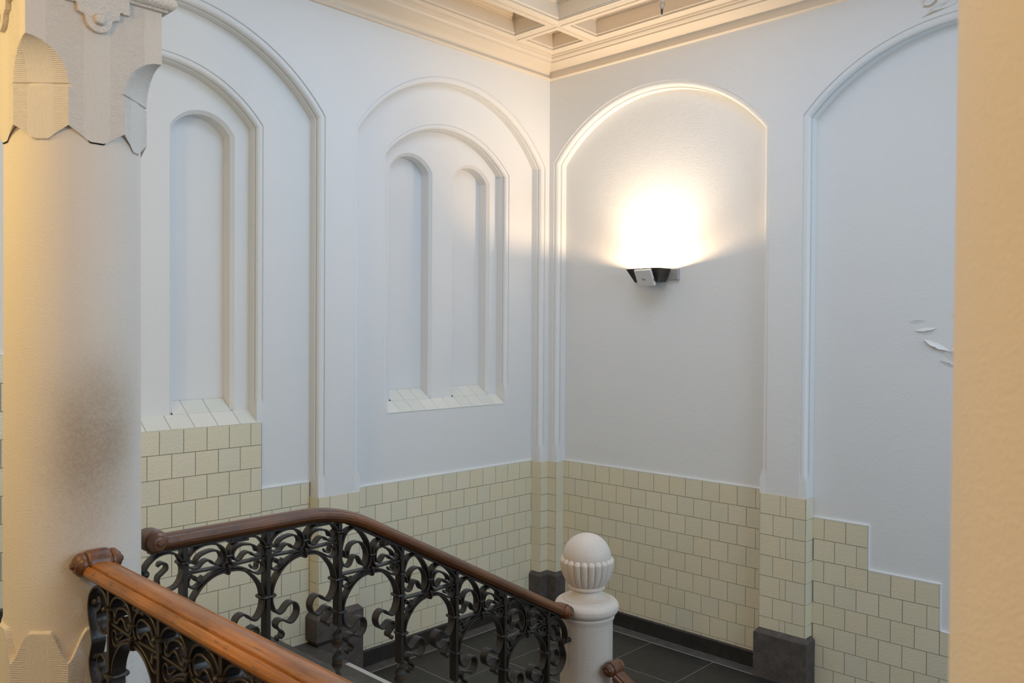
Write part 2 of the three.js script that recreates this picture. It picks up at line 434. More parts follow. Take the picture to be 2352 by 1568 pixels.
// ---- flaking paint and cracks high up and half way on the right wall
function flake(parent, u, v, w, h, turn, lift, mat = M.plaster) {
  const rows = [];
  for (let i = 0; i <= 8; i++) {
    const r = [], s = i / 8;
    for (let k = 0; k <= 6; k++) {
      const q = k / 6, jag = 0.25 * Math.sin(i * 2.3 + u * 50) * (k === 6 ? 1 : 0);
      const x = (s - 0.5) * w, y = (q - 0.5 + jag * 0.4) * h * (1 - Math.pow(2 * s - 1, 2) * 0.85), z = 0.0015 + lift * Math.pow(q, 1.7) * (1 - Math.pow(2 * s - 1, 2));
      const c = Math.cos(turn), sn = Math.sin(turn);
      r.push(V3(u + x * c - y * sn, v + x * sn + y * c, z));
    }
    rows.push(r);
  }
  return [grid(rows, false), grid(rows.map(r => r.map(p => p.clone().add(V3(0, 0, -0.0014)))), true)];
}
{
  const put = (name, d, mat, ...args) => part(wallRight, name, finish(flake(wallRight, ...args).map(g => g.translate(0, 0, d)), 0.8), mat);
  put('paint_flake', 0, M.plaster, 3.135, 4.562, 0.07, 0.035, 0.2, 0.022);
  put('paint_flake', 0, M.plaster, 3.16, 4.575, 0.04, 0.03, 1.2, 0.018);
  put('paint_flake', 0, M.plaster, 3.20, 4.515, 0.14, 0.02, 0.28, 0.014);
  put('paint_flake', 0, M.plaster, 3.27, 4.525, 0.16, 0.024, 0.25, 0.016);
  put('paint_flake', 0, M.plaster, 3.36, 4.53, 0.15, 0.022, 0.15, 0.016);
  put('bare_patch', 0, M.peel_inside, 3.14, 4.552, 0.085, 0.04, 0.2, 0.002); put('bare_patch', 0, M.peel_inside, 3.19, 4.507, 0.2, 0.012, 0.3, 0.003);
  put('bare_patch', 0, M.peel_inside, 3.27, 4.518, 0.3, 0.012, 0.24, 0.0005);
  for (const [x, y, w, h, t, l] of [[3.10, 2.53, 0.13, 0.022, 0.12 + Math.PI, 0.016], [3.17, 2.43, 0.17, 0.03, -0.42 + Math.PI, 0.022], [3.29, 2.42, 0.12, 0.03, 0.5 + Math.PI, 0.022], [3.27, 2.36, 0.14, 0.05, -0.5, 0.012], [3.24, 2.31, 0.12, 0.02, -0.4, 0.008], [3.05, 2.58, 0.1, 0.02, 0.1, 0.006], [3.31, 2.62, 0.12, 0.02, 0.0, 0.006]])
    put('paint_flake', -REC, M.plaster, x, y, w, h, t, l);
}

// ================================================================ PLINTHS, SKIRTING, FLOORS
function bevelTopBlock(poly, y0, y1, bev, inset) {     // plan polygon [x, z] (anticlockwise from above is not required), sloped top edge
  const s = new THREE.Shape(poly.map(([x, z]) => new THREE.Vector2(x, -z)));
  const g = new THREE.ExtrudeGeometry(s, { depth: y1 - y0, bevelEnabled: true, bevelThickness: bev, bevelSize: inset, bevelOffset: -inset, bevelSegments: 1 });
  return g.rotateX(-Math.PI / 2).translate(0, y0, 0);
}
const rectXZ = (x0, x1, z0, z1) => [[x0, z0], [x1, z0], [x1, z1], [x0, z1]];
structure('trim_1', finish(bevelTopBlock(rectXZ(2.013, 2.406, -0.11, 0.042), -0.03, 0.362, 0.03, 0.026), 0.3), M.plinth_stone);
{
  const t2 = structure('trim_2');
  part(t2, 'plinth_block', finish(bevelTopBlock(rectXZ(-0.11, 0.042, 2.016, 2.403), 0.378, 0.53, 0.03, 0.026), 0.3), M.plinth_stone);
  part(t2, 'plinth_block', finish(bevelBox(-0.11, 0.042, -0.03, 0.346, 2.016, 2.403, 0.003), 0.3), M.plinth_stone);
}
structure('trim_3', finish(bevelTopBlock([[-0.11, -0.11], [0.132, -0.11], [0.132, 0.034], [0.034, 0.034], [0.034, 0.132], [-0.11, 0.132]], -0.03, 0.355, 0.03, 0.024), 0.3), M.plinth_stone);
const skirt = (x0, x1, z0, z1, y0, y1) => bevelTopBlock(rectXZ(x0, x1, z0, z1), y0 + 0.008, y1 - 0.008, 0.008, 0.007);
structure('baseboard_right', finish(skirt(0.125, 2.02, -0.12, -0.078, 0.03, 0.162), 0.3), M.skirting_stone);
{
  const b = structure('baseboard_left', finish(skirt(-0.12, -0.078, 0.125, 2.02, 0.03, 0.162), 0.3), M.skirting_stone);
  part(b, 'skirting_board', finish(skirt(-0.12, -0.07, 3.95, 4.44, UPY, 1.022), 0.3), M.skirting_stone);
}
const floor = structure('floor');
{
  const X = [0.036, 0.587, 1.135, 1.69, 2.245], Z = [0.036, 0.575, 1.112, 1.647, 2.21];
  part(floor, 'mortar_bed', finish(box(-0.1, 2.26, FY - 0.2, FY - 0.0015, -0.1, 2.24), 0.3), M.joint_mortar);
  for (let i = 0; i < 4; i++) for (let k = 0; k < 4; k++)
    part(floor, 'slate_slab', finish(bevelBox(X[i] + 0.0025, X[i + 1] - 0.0025, FY - 0.03, FY, Z[k] + 0.0025, Z[k + 1] - 0.0025, 0.001), 0.3), SLATE[(i * 7 + k * 5) % 3]);
  const strip = (x0, x1, z0, z1) => part(floor, 'border_stone', finish(bevelBox(x0, x1, FY - 0.03, FY + 0.001, z0, z1, 0.002), 0.3), M.border_stone);
  strip(0.034, 1.1, -0.073, 0.030); strip(1.104, 2.245, -0.073, 0.030);
  strip(-0.073, 0.030, -0.073, 1.1); strip(-0.073, 0.030, 1.104, 2.21);
  // the upper floor the camera stands on, and the floors below
  const slab = (x0, x1, z0, z1, y, t = 0.26) => part(floor, 'floor_slab', finish(bevelBox(x0, x1, y - t, y, z0, z1, 0.004), 0.3), M.step_stone);
  slab(-0.098, 2.2, 3.6, 4.5, UPY); slab(-0.11, 7.6, 4.5, 8.2, UPY); slab(4.7, 7.6, -0.1, 4.5, UPY - 1.72);
  part(floor, 'lower_floor', finish(box(-0.4, 7.8, BASEY - 0.25, BASEY, -0.4, 8.4), 0.3), M.step_stone);
}
// ---- stone stairs: five steps up along the left wall, and the flight that goes down along the right wall
{
  const t = thing('staircase', 'dark stone steps with a pale anti-slip strip rising along the left wall', 'staircase');
  [[2.235, 0.2], [2.375, 0.346], [2.72, 0.508], [2.99, 0.666], [3.26, UPY]].forEach(([z, y], i) => {
    const s = part(t, 'step', finish(bevelBox(i ? -0.098 : 0.045, 2.04, y - RISE - 0.08, y, z, z + TREAD + 0.06, 0.006), 0.3), M.step_stone);
    if (i === 1) part(s, 'anti_slip_strip', finish(bevelBox(0.40, 1.8, y - 0.001, y + 0.002, z + 0.012, z + 0.046, 0.001), 0.3), M.strip);
  });
  const d = thing('staircase', 'stone steps going down along the stepped tile dado behind the ball-topped post', 'staircase');
  for (let i = 0; i < 11; i++) {
    const x = 2.26 + i * TREAD, y = FY - i * RISE;
    const s = part(d, 'step', finish(bevelBox(x - 0.03, x + TREAD, y - RISE - 0.1, y - RISE, i ? -0.096 : 0.045, 2.0, 0.008), 0.3), M.step_stone);
    if (i < 6) part(s, 'anti_slip_strip', finish(bevelBox(x + TREAD - 0.056, x + TREAD - 0.022, y - RISE - 0.001, y - RISE + 0.002, 0.12, 1.95, 0.001), 0.3), M.strip);
  }
}

// ================================================================ CEILING
const ceiling = structure('ceiling');
{
  const A0 = 0.235, A1 = 0.565, B0 = 0.70, B1 = 3.91, C0 = 4.045, C1 = 4.375, OUT = 4.61;
  const holes = [[A0, A1, A0, A1], [B0, B1, A0, A1], [C0, C1, A0, A1], [A0, A1, B0, B1], [B0, B1, B0, B1], [C0, C1, B0, B1], [A0, A1, C0, C1], [B0, B1, C0, C1], [C0, C1, C0, C1]];
  const s = new THREE.Shape([[0.14, 0.14], [OUT + 0.2, 0.14], [OUT + 0.2, OUT + 0.2], [0.14, OUT + 0.2]].map(q => new THREE.Vector2(...q)));
  for (const [x0, x1, z0, z1] of holes) s.holes.push(new THREE.Path([[x0, z0], [x0, z1], [x1, z1], [x1, z0]].map(q => new THREE.Vector2(...q))));
  const soff = new THREE.ShapeGeometry(s).rotateX(Math.PI / 2).translate(0, SOFFIT, 0);
  part(ceiling, 'beam_soffit', finish(soff, 0.3), M.ceiling_paint);
  const ring = (h, prof) => {                          // prof: [inward offset, height] round a coffer
    const [x0, x1, z0, z1] = h;
    const rows = prof.map(([o, y]) => [V3(x0 + o, y, z0 + o), V3(x1 - o, y, z0 + o), V3(x1 - o, y, z1 - o), V3(x0 + o, y, z1 - o), V3(x0 + o, y, z0 + o)]);
    return grid(rows, false);
  };
  holes.forEach((h, i) => {
    const big = i === 4, S = SOFFIT;
    const prof = [[-0.052, S], [-0.052, S - 0.006], [-0.046, S - 0.008], [-0.02, S - 0.001], [0, S + 0.004], [0.0, S + 0.014], [0.008, S + 0.018], [0.008, S + 0.125], [0.016, S + 0.127], [0.016, S + 0.136], [0.022, S + 0.138], [0.034, S + 0.160], [0.05, S + 0.172], [0.05, S + 0.182]];
    const g = [ring(h, prof)];
    if (!big) g.push(box(h[0] + 0.04, h[1] - 0.04, S + 0.18, S + 0.2, h[2] + 0.04, h[3] - 0.04));
    part(ceiling, 'coffer', finish(g, 0.35), M.ceiling_paint);
  });
  // cornice along both walls, mitred in the corner
  const cor = [[0, CORNICE], [0.020, CORNICE + 0.002], [0.026, CORNICE + 0.008], [0.026, CORNICE + 0.018], [0.010, CORNICE + 0.022]];
  for (let i = 1; i <= 16; i++) { const q = i / 16; cor.push([0.010 + 0.096 * Math.pow(q, 3.0), CORNICE + 0.024 + 0.086 * q]); }
  cor.push([0.106, CORNICE + 0.112], [0.106, CORNICE + 0.122], [0.122, CORNICE + 0.124], [0.134, CORNICE + 0.136], [0.136, CORNICE + 0.15], [0.145, CORNICE + 0.152], [0.147, SOFFIT + 0.001]);
  part(ceiling, 'cornice', finish(grid(cor.map(([d, y]) => [V3(d, y, d), V3(d, y, 8.2)]), true), 0.45), M.ceiling_paint);
  part(ceiling, 'cornice', finish(grid(cor.map(([d, y]) => [V3(d, y, d), V3(7.6, y, d)]), false), 0.45), M.ceiling_paint);
  // flat ceiling over the galleries and the closing slab above
  part(ceiling, 'ceiling_slab', finish([box(OUT + 0.2, 7.7, SOFFIT, SOFFIT + 0.5, -0.1, 8.3), box(-0.1, OUT + 0.2, SOFFIT, SOFFIT + 0.5, OUT + 0.2, 8.3), box(-0.5, 8, SOFFIT + 0.5, SOFFIT + 0.7, -0.5, 8.5), box(-0.4, 0.2, SOFFIT + 0.21, 5.5, -0.4, 5), box(-0.4, 5, SOFFIT + 0.21, 5.5, -0.4, 0.2)], 0.3), M.ceiling_paint);
  // glazed laylight
  const win = structure('window_1');
  const n = 4, L0 = LAY.x0, L1 = LAY.x1, step = (L1 - L0) / n, yg = LAY.y;
  for (let i = 0; i < n; i++) for (let k = 0; k < n; k++) {
    const x = L0 + i * step, z = L0 + k * step;
    part(win, 'skylight_pane', finish(box(x + 0.015, x + step - 0.015, yg, yg + 0.008, z + 0.015, z + step - 0.015), 0.3), M.sky_pane);
  }
  for (let i = 0; i <= n; i++) {
    const x = L0 + i * step;
    part(win, 'glazing_bar', finish(box(x - 0.018, x + 0.018, yg - 0.012, yg + 0.03, L0 - 0.018, L1 + 0.018), 0.3), M.glass_frame);
    part(win, 'glazing_bar', finish(box(L0 - 0.018, L1 + 0.018, yg - 0.011, yg + 0.03, x - 0.018, x + 0.018), 0.3), M.glass_frame);
  }
  part(ceiling, 'ceiling_panel', finish([box(B0, B1, yg - 0.005, yg + 0.03, B0, L0), box(B0, B1, yg - 0.005, yg + 0.03, L1, B1), box(B0, L0, yg - 0.005, yg + 0.03, L0, L1), box(L1, B1, yg - 0.005, yg + 0.03, L0, L1)], 0.3), M.ceiling_paint);
}
// the two walls behind the camera
structure('wall_back', finish(box(-0.5, 8, BASEY - 0.2, 5.5, 8.2, 8.5), 0.3), M.plaster);
{
  const P = WINDOWS, sh = new THREE.Shape([[-8.5, BASEY - 0.2], [0.5, BASEY - 0.2], [0.5, 5.5], [-8.5, 5.5]].map(q => new THREE.Vector2(...q)));
  for (const z of P.z) sh.holes.push(new THREE.Path([[-z - P.half, P.y0], [-z + P.half, P.y0], [-z + P.half, P.y1], [-z - P.half, P.y1]].map(q => new THREE.Vector2(...q))));
  structure('wall_side', finish(new THREE.ExtrudeGeometry(sh, { depth: 0.35, bevelEnabled: false }).rotateY(Math.PI / 2).translate(P.x, 0, 0), 0.3), M.plaster);
  P.z.forEach((z, i) => {
    const w = structure(`window_${i + 2}`), xa = P.x + 0.06, xb = P.x + 0.12;
    part(w, 'window_frame', finish([box(xa, xb, P.y0, P.y0 + 0.07, z - P.half, z + P.half), box(xa, xb, P.y1 - 0.07, P.y1, z - P.half, z + P.half), box(xa, xb, P.y0, P.y1, z - P.half, z - P.half + 0.07), box(xa, xb, P.y0, P.y1, z + P.half - 0.07, z + P.half), box(xa + 0.01, xb, P.y0, P.y1, z - 0.03, z + 0.03), box(xa + 0.01, xb, 3.7, 3.77, z - P.half, z + P.half)], 0.3), M.glass_frame);
    for (const k of [-1, 1]) for (const [y0, y1] of [[P.y0 + 0.07, 3.7], [3.77, P.y1 - 0.07]]) part(w, 'window_pane', finish(box(xa + 0.025, xa + 0.031, y0, y1, Math.min(z + k * 0.03, z + k * (P.half - 0.07)), Math.max(z + k * 0.03, z + k * (P.half - 0.07))), 0.3), M.window_pane);
    part(w, 'window_sill', finish(bevelBox(P.x - 0.05, P.x + 0.1, P.y0 - 0.03, P.y0 + 0.001, z - P.half - 0.05, z + P.half + 0.05, 0.004), 0.3), M.border_stone);
  });
}

// sprinkler head hanging in the long coffer by the right wall
{
  const t = thing('sprinkler', 'small metal sprinkler head hanging from the long ceiling coffer', 'sprinkler', [1.455, 4.79, 0.434]);
  const lathe = pts => finish(new THREE.LatheGeometry(pts.map(q => new THREE.Vector2(...q)), 20), 0.6);
  part(t, 'pipe', lathe([[0, 0.29], [0.0165, 0.29], [0.0165, 0.125], [0.020, 0.122], [0.020, 0.098], [0, 0.098]]), M.sensor_white);
  part(t, 'fitting', lathe([[0, 0.1], [0.021, 0.1], [0.021, 0.075], [0.016, 0.06], [0.011, 0.05], [0, 0.05]]), M.chrome);
  part(t, 'nozzle', lathe([[0, 0.055], [0.009, 0.055], [0.008, 0.02], [0.005, 0.012], [0, 0.012]]), M.brown_plastic);
  part(t, 'deflector', lathe([[0, 0.014], [0.007, 0.012], [0.017, 0.006], [0.017, 0.003], [0, 0.003]]), M.chrome);
}

// ================================================================ WALL LAMP (uplighter)
{
  const t = thing('wall_lamp', 'black trapezoid uplighter with a white sensor box glowing on the arched panel', 'lamp', [1.067, 2.9, 0]);
  const top = 0.104, hw = 0.155, bw = 0.108, zf = 0.10, zb = -0.07, bz = 0.045, th = 0.004;
  const quad = (a, b, c, d) => {                        // a sheet with thickness th
    const n = V3().crossVectors(b.clone().sub(a), d.clone().sub(a)).normalize().multiplyScalar(th), P = [a, b, c, d, ...[a, b, c, d].map(q => q.clone().sub(n))];
    return rawGeo(P.flatMap(q => [q.x, q.y, q.z]), [0, 1, 2, 0, 2, 3, 4, 6, 5, 4, 7, 6, 0, 4, 5, 0, 5, 1, 1, 5, 6, 1, 6, 2, 2, 6, 7, 2, 7, 3, 3, 7, 4, 3, 4, 0]);
  };
  const T = [V3(-hw, top, zb), V3(-hw, top, zf), V3(hw, top, zf), V3(hw, top, zb)], B = [V3(-bw, 0, zb), V3(-bw, 0, bz), V3(bw, 0, bz), V3(bw, 0, zb)];
  part(t, 'shade', finish([quad(B[1], B[2], T[2], T[1]), quad(B[2], B[3], T[3], T[2]), quad(B[0], B[1], T[1], T[0]), quad(B[3], B[0], T[0], T[3]), quad(B[0], B[3], B[2], B[1])], 0.2), M.sconce_black);
  part(t, 'wall_plate', finish(bevelBox(-0.212, 0.212, 0.018, 0.105, -REC, -0.082, 0.003), 0.3), M.sconce_steel);
  part(t, 'arm', finish(bevelBox(-0.05, 0.05, 0.03, 0.08, -0.1, zb + 0.002, 0.002), 0.3), M.sconce_black);
  const sb = part(t, 'sensor_box', finish(bevelBox(-0.077, 0.077, -0.068, 0.068, 0, 0.026, 0.004), 0.3), M.sensor_white);
  sb.position.set(0.022, 0.038, 0.083); sb.rotation.x = 0.49;
  const lens = part(sb, 'sensor_lens', finish(new THREE.LatheGeometry([[0, 0.004], [0.006, 0.0035], [0.010, 0.001], [0.012, 0.0005], [0.013, 0.003], [0.015, 0]].map(q => new THREE.Vector2(...q)), 24), 0.6).rotateX(Math.PI / 2), M.chrome);
  lens.position.set(-0.004, -0.006, 0.026);
  part(sb, 'slot', finish(bevelBox(0.0765, 0.0785, -0.035, -0.012, 0.008, 0.017, 0.0005), 0.3), M.sconce_black);
  const bulb = part(t, 'bulb', finish(new THREE.CapsuleGeometry(0.008, 0.07, 6, 16).rotateZ(Math.PI / 2), 0.9), M.bulb);
  bulb.position.set(0, SCONCE.pos[1] - 2.9, SCONCE.pos[2]);
  const L = new THREE.PointLight(new THREE.Color().setRGB(...SCONCE.col), SCONCE.power, 0, 2);
  L.position.copy(bulb.position); L.castShadow = true; L.shadow.radius = 1; L.shadow.bias = -0.001;
  t.add(L);
  const R = new THREE.SpotLight(new THREE.Color().setRGB(...REFLECTOR.col), REFLECTOR.power, 0, REFLECTOR.angle, 1, 2);
  R.position.copy(bulb.position); R.castShadow = true; R.shadow.radius = 1;
  R.target.position.set(0.0, 3, SCONCE.pos[2] + 0.35);
  t.add(R, R.target);
}
// two more lamps of the gallery, beyond the frame
[...LAMPS, ...LAMPS_B].forEach((q, i) => {
  const t = thing('wall_lamp', i ? 'opal globe lamp hanging over the middle of the gallery' : 'opal globe lamp hanging behind the grimy column', 'lamp', q.pos);
  const g = part(t, 'globe', finish(new THREE.SphereGeometry(0.11, 32, 20), 1), new THREE.MeshStandardMaterial({ name: 'lamp_glow', color: 0xffffff, emissive: new THREE.Color().setRGB(...q.col), emissiveIntensity: 2 }));
  part(t, 'rod', finish(new THREE.CylinderGeometry(0.01, 0.01, SOFFIT - q.pos[1] - 0.1, 12).translate(0, (SOFFIT - q.pos[1] - 0.1) / 2 + 0.1, 0), 0.6), M.iron);
  const L = new THREE.PointLight(new THREE.Color().setRGB(...q.col), q.power, 0, 2);
  L.castShadow = true; L.shadow.radius = 5;
  t.add(L);
});

// ================================================================ COLUMNS
const toolMap = texture(512, 512, (u, v) => {          // combed stone: level strokes in the margins, upright strokes between; 0.4 m across
  const x = (u - 0.5) * 0.4, y = v * 0.4, n = n64(u * 64, v * 64) * 0.5;
  const margin = Math.abs(x) > 0.037;
  const k = margin ? Math.sin(y / 0.0052 * 2 * Math.PI + x * 40 + n * 3) : Math.sin(x / 0.0042 * 2 * Math.PI + n * 5) * 0.6;
  return 0.5 + 0.32 * k * (0.55 + 0.9 * n) + 0.2 * (n128(u * 128, v * 128) - 0.5);
}, false, [1, 1]);
std('column_tooled', [0.75, 0.675, 0.595], { roughness: 0.75, bumpMap: toolMap, bumpScale: 0.0026 });
const shaftMap = texture(512, 1024, (u, v) => {        // grime rubbed into the paint, on the side towards the gallery
  const y = v * 2.1 + 1.2, bl = (c, w, y0, h) => Math.exp(-Math.pow((u - c) / w, 2) - Math.pow((y - y0) / h, 2));
  const g = 0.62 * bl(0.515, 0.10, 2.17, 0.2) + 0.35 * bl(0.47, 0.09, 2.2, 0.22) + 0.3 * bl(0.53, 0.08, 1.95, 0.25);
  const sp = 0.7 + 0.35 * n64(u * 64 * 3, v * 64 * 5) + 0.3 * n16(u * 16, v * 32) , k = Math.min(1, g * sp) * 0.36;
  return [0.885 * (1 - k * 0.62), 0.84 * (1 - k * 0.74), 0.79 * (1 - k * 0.9)];
}, true);
shaftMap.wrapT = THREE.ClampToEdgeWrapping;
const stippleShaft = texture(512, 512, (u, v) => 0.08 * n32(u * 32, v * 32) + 0.37 * n64(u * 64, v * 64) + 0.55 * n128(u * 128, v * 128), false, [5, 9]);
M.shaft_paint = new THREE.MeshStandardMaterial({ name: 'shaft_paint', map: shaftMap, roughness: 0.72, bumpMap: stippleShaft, bumpScale: 0.0009 });
const OCT = 0.1895, SH = 0.187;
function radial(Ys, rad, seg, turn) {                   // a solid given by radius(angle, y); angles chosen so that arrises are met exactly
  return grid(Ys.map(y => Array.from({ length: seg }, (_, i) => { const q = i / seg * 2 * Math.PI + turn, r = rad(q, y); return V3(r * Math.cos(q), y, r * Math.sin(q)); })), false, true);
}
const sq = (q, h) => h / Math.max(Math.abs(Math.cos(q)), Math.abs(Math.sin(q)));
const dg = (q, h) => h / Math.max(Math.abs(Math.cos(q - Math.PI / 4)), Math.abs(Math.sin(q - Math.PI / 4)));
function toolUV(geo) {                                  // uv across each of the eight faces, in units of 0.4 m
  const g = geo, p = g.attributes.position, uv = g.attributes.uv;
  for (let i = 0; i < p.count; i += 3) {
    let x = 0, z = 0;
    for (let k = 0; k < 3; k++) { x += p.getX(i + k); z += p.getZ(i + k); }
    const f = Math.round(Math.atan2(z, x) / (Math.PI / 4)) * Math.PI / 4;
    for (let k = 0; k < 3; k++) uv.setXY(i + k, (-p.getX(i + k) * Math.sin(f) + p.getZ(i + k) * Math.cos(f)) / 0.4 + 0.5, p.getY(i + k) / 0.4);
  }
  return g;
}
function column(label, x, z, detail) {
  const t = thing('column', label, 'column', [x, 0, z]);
  // shaft (a trace wider at the foot)
  const rows = [], uvs = [], seg = 128;
  const Ys = Array.from({ length: 60 }, (_, i) => 1.35 + i / 59 * 1.86);
  const sg = grid(Ys.map(y => Array.from({ length: seg + 1 }, (_, i) => { const q = i / seg * 2 * Math.PI; const r = SH + 0.0035 * Math.max(0, (3.1 - y) / 1.7); return V3(r * Math.cos(q), y, r * Math.sin(q)); })), false);
  const uv = []; for (const y of Ys) for (let i = 0; i <= seg; i++) uv.push((i / seg + 0.5) % 1 === 0 && i === seg / 2 ? 0 : ((i / seg) + 0.5) % 1.00001, (y - 1.2) / 2.1);
  sg.computeVertexNormals();
  sg.setAttribute('uv', new THREE.Float32BufferAttribute(uv, 2));
  part(t, 'shaft', sg, M.shaft_paint);
  // capital: a square block with arched chamfers that dies into the round shaft in scallops
  const YT = 3.505, tip = 3.318, arch = 3.20, NS = 320, TU = Math.PI / 8;
  const lat = (q, h) => { const f = Math.round(q / (Math.PI / 4)) * Math.PI / 4; return Math.abs(Math.tan(q - f)) * h; };
  const edgeY = q => { const k = Math.min(1, Math.max(0, (lat(q, OCT) - 0.020) / (0.0785 - 0.020))); return 3.042 + 0.042 * Math.pow(k, 0.8); };
  const rad = (q, y) => {
    const h = OCT, edge = Math.SQRT2 * h;
    const cc = y >= tip ? 0 : y <= arch ? 1 : Math.sqrt(1 - Math.pow((y - arch) / (tip - arch), 2));
    const groove = Math.abs(y - arch) < 0.0035 ? 0.006 : 0;
    return Math.min(sq(q, h), y < tip ? dg(q, h + (edge - h) * (1 - cc) - groove) : 9);
  };
  const cy = [];
  for (let i = 0; i <= 6; i++) cy.push(3.10 + i / 6 * (arch - 0.0045 - 3.10));
  cy.push(arch - 0.0034, arch + 0.0034, arch + 0.0044);
  for (let i = 1; i <= 40; i++) cy.push(arch + 0.0045 + (1 - Math.pow(1 - i / 40, 2)) * (tip - arch - 0.0046));
  cy.push(tip + 0.0005, YT);
  const ringAt = f => Array.from({ length: NS }, (_, i) => { const q = i / NS * 2 * Math.PI + TU, [r, y] = f(q); return V3(r * Math.cos(q), y, r * Math.sin(q)); });
  const capRows = [ringAt(q => [SH - 0.008, edgeY(q) + 0.022]), ringAt(q => [Math.min(rad(q, 3.05), SH + 0.004), edgeY(q) + 0.004]), ringAt(q => [rad(q, 3.05), edgeY(q)]), ...cy.map(y => ringAt(q => [rad(q, y), y]))];
  part(t, 'capital', toolUV(finish(grid(capRows, false, true), 0.5)), M.column_tooled);
  for (let k = 0; k < 4; k++) {                         // pendant apron with a boss on each face
    const s = new THREE.Shape();
    s.moveTo(-0.085, 0.14); s.lineTo(-0.085, 0.056); s.lineTo(-0.070, 0.056); s.quadraticCurveTo(-0.066, 0.062, -0.060, 0.056); s.lineTo(-0.056, 0.050); s.lineTo(-0.056, 0.033); s.lineTo(-0.046, 0.029);
    s.quadraticCurveTo(-0.037, 0.028, -0.034, 0.018); s.absarc(0, 0.018, 0.034, Math.PI, 2 * Math.PI, false);
    s.quadraticCurveTo(0.037, 0.028, 0.046, 0.029); s.lineTo(0.056, 0.033); s.lineTo(0.056, 0.050); s.lineTo(0.060, 0.056); s.quadraticCurveTo(0.066, 0.062, 0.070, 0.056); s.lineTo(0.085, 0.056); s.lineTo(0.085, 0.14);
    const g = finish(new THREE.ExtrudeGeometry(s, { depth: 0.012, bevelEnabled: true, bevelThickness: 0.003, bevelSize: 0.003, bevelSegments: 2, curveSegments: 16 }), 0.5);
    const a = part(t, 'apron', g, M.column_paint);
    a.rotation.y = k * Math.PI / 2; a.position.set(OCT * Math.sin(a.rotation.y), 3.384, OCT * Math.cos(a.rotation.y));
    const b = part(a, 'boss', finish(new THREE.SphereGeometry(0.018, 24, 16).scale(1, 1, 0.8), 1), M.column_paint);
    b.position.set(0, 0.018, 0.015);
  }
  const mould = [[OCT - 0.01, 3.475], [OCT + 0.012, 3.478], [OCT + 0.016, 3.484]];
  for (let i = 0; i <= 8; i++) { const q = -Math.PI / 2 + i / 8 * Math.PI; mould.push([OCT + 0.016 + 0.019 * Math.cos(q), 3.503 + 0.019 * Math.sin(q)]); }
  mould.push([OCT + 0.03, 3.53], [OCT + 0.045, 3.56], [OCT + 0.05, 3.62], [OCT - 0.01, 3.625]);
  part(t, 'abacus', finish(grid(mould.map(([h, y]) => [V3(h, y, h), V3(-h, y, h), V3(-h, y, -h), V3(h, y, -h), V3(h, y, h)]), true), 0.45), M.column_paint);
  part(t, 'impost', finish(box(-OCT + 0.01, OCT - 0.01, 3.6, SOFFIT, -OCT + 0.01, OCT - 0.01), 0.3), M.column_paint);
  // base: the same octagon the other way up, then a square foot
  const HB = 0.2, topY = q => { const k = Math.min(1, Math.max(0, (lat(q, HB) - 0.030) / (0.0828 - 0.030))); return 1.622 - 0.086 * (k * k * (3 - 2 * k) * 0.75 + 0.25 * k); };
  const radB = (q, y) => y < 1.06 ? sq(q, HB) : Math.min(sq(q, HB), dg(q, HB + (Math.SQRT2 - 1) * HB * Math.max(0, 1 - (y - 1.06) / 0.12)));
  const baseRows = [...[UPY, 1.058, 1.062, 1.1, 1.14, 1.18, 1.3, 1.5].map(y => ringAt(q => [radB(q, y), y])), ringAt(q => [radB(q, 1.5), topY(q)]), ringAt(q => [radB(q, 1.5) - 0.003, topY(q) + 0.003]), ringAt(q => [SH - 0.002, topY(q) + 0.003 + 0.35 * (radB(q, 1.5) - SH)])];
  part(t, 'base', toolUV(finish(grid(baseRows, false, true), 0.5)), M.column_tooled);
  return t;
}
column('round white column with tooled capital and a grimy patch, iron railings bolted to it', 2.1, 4.61);
column('column cut off by the right picture edge, close up and lit amber', 4.797, 4.61);

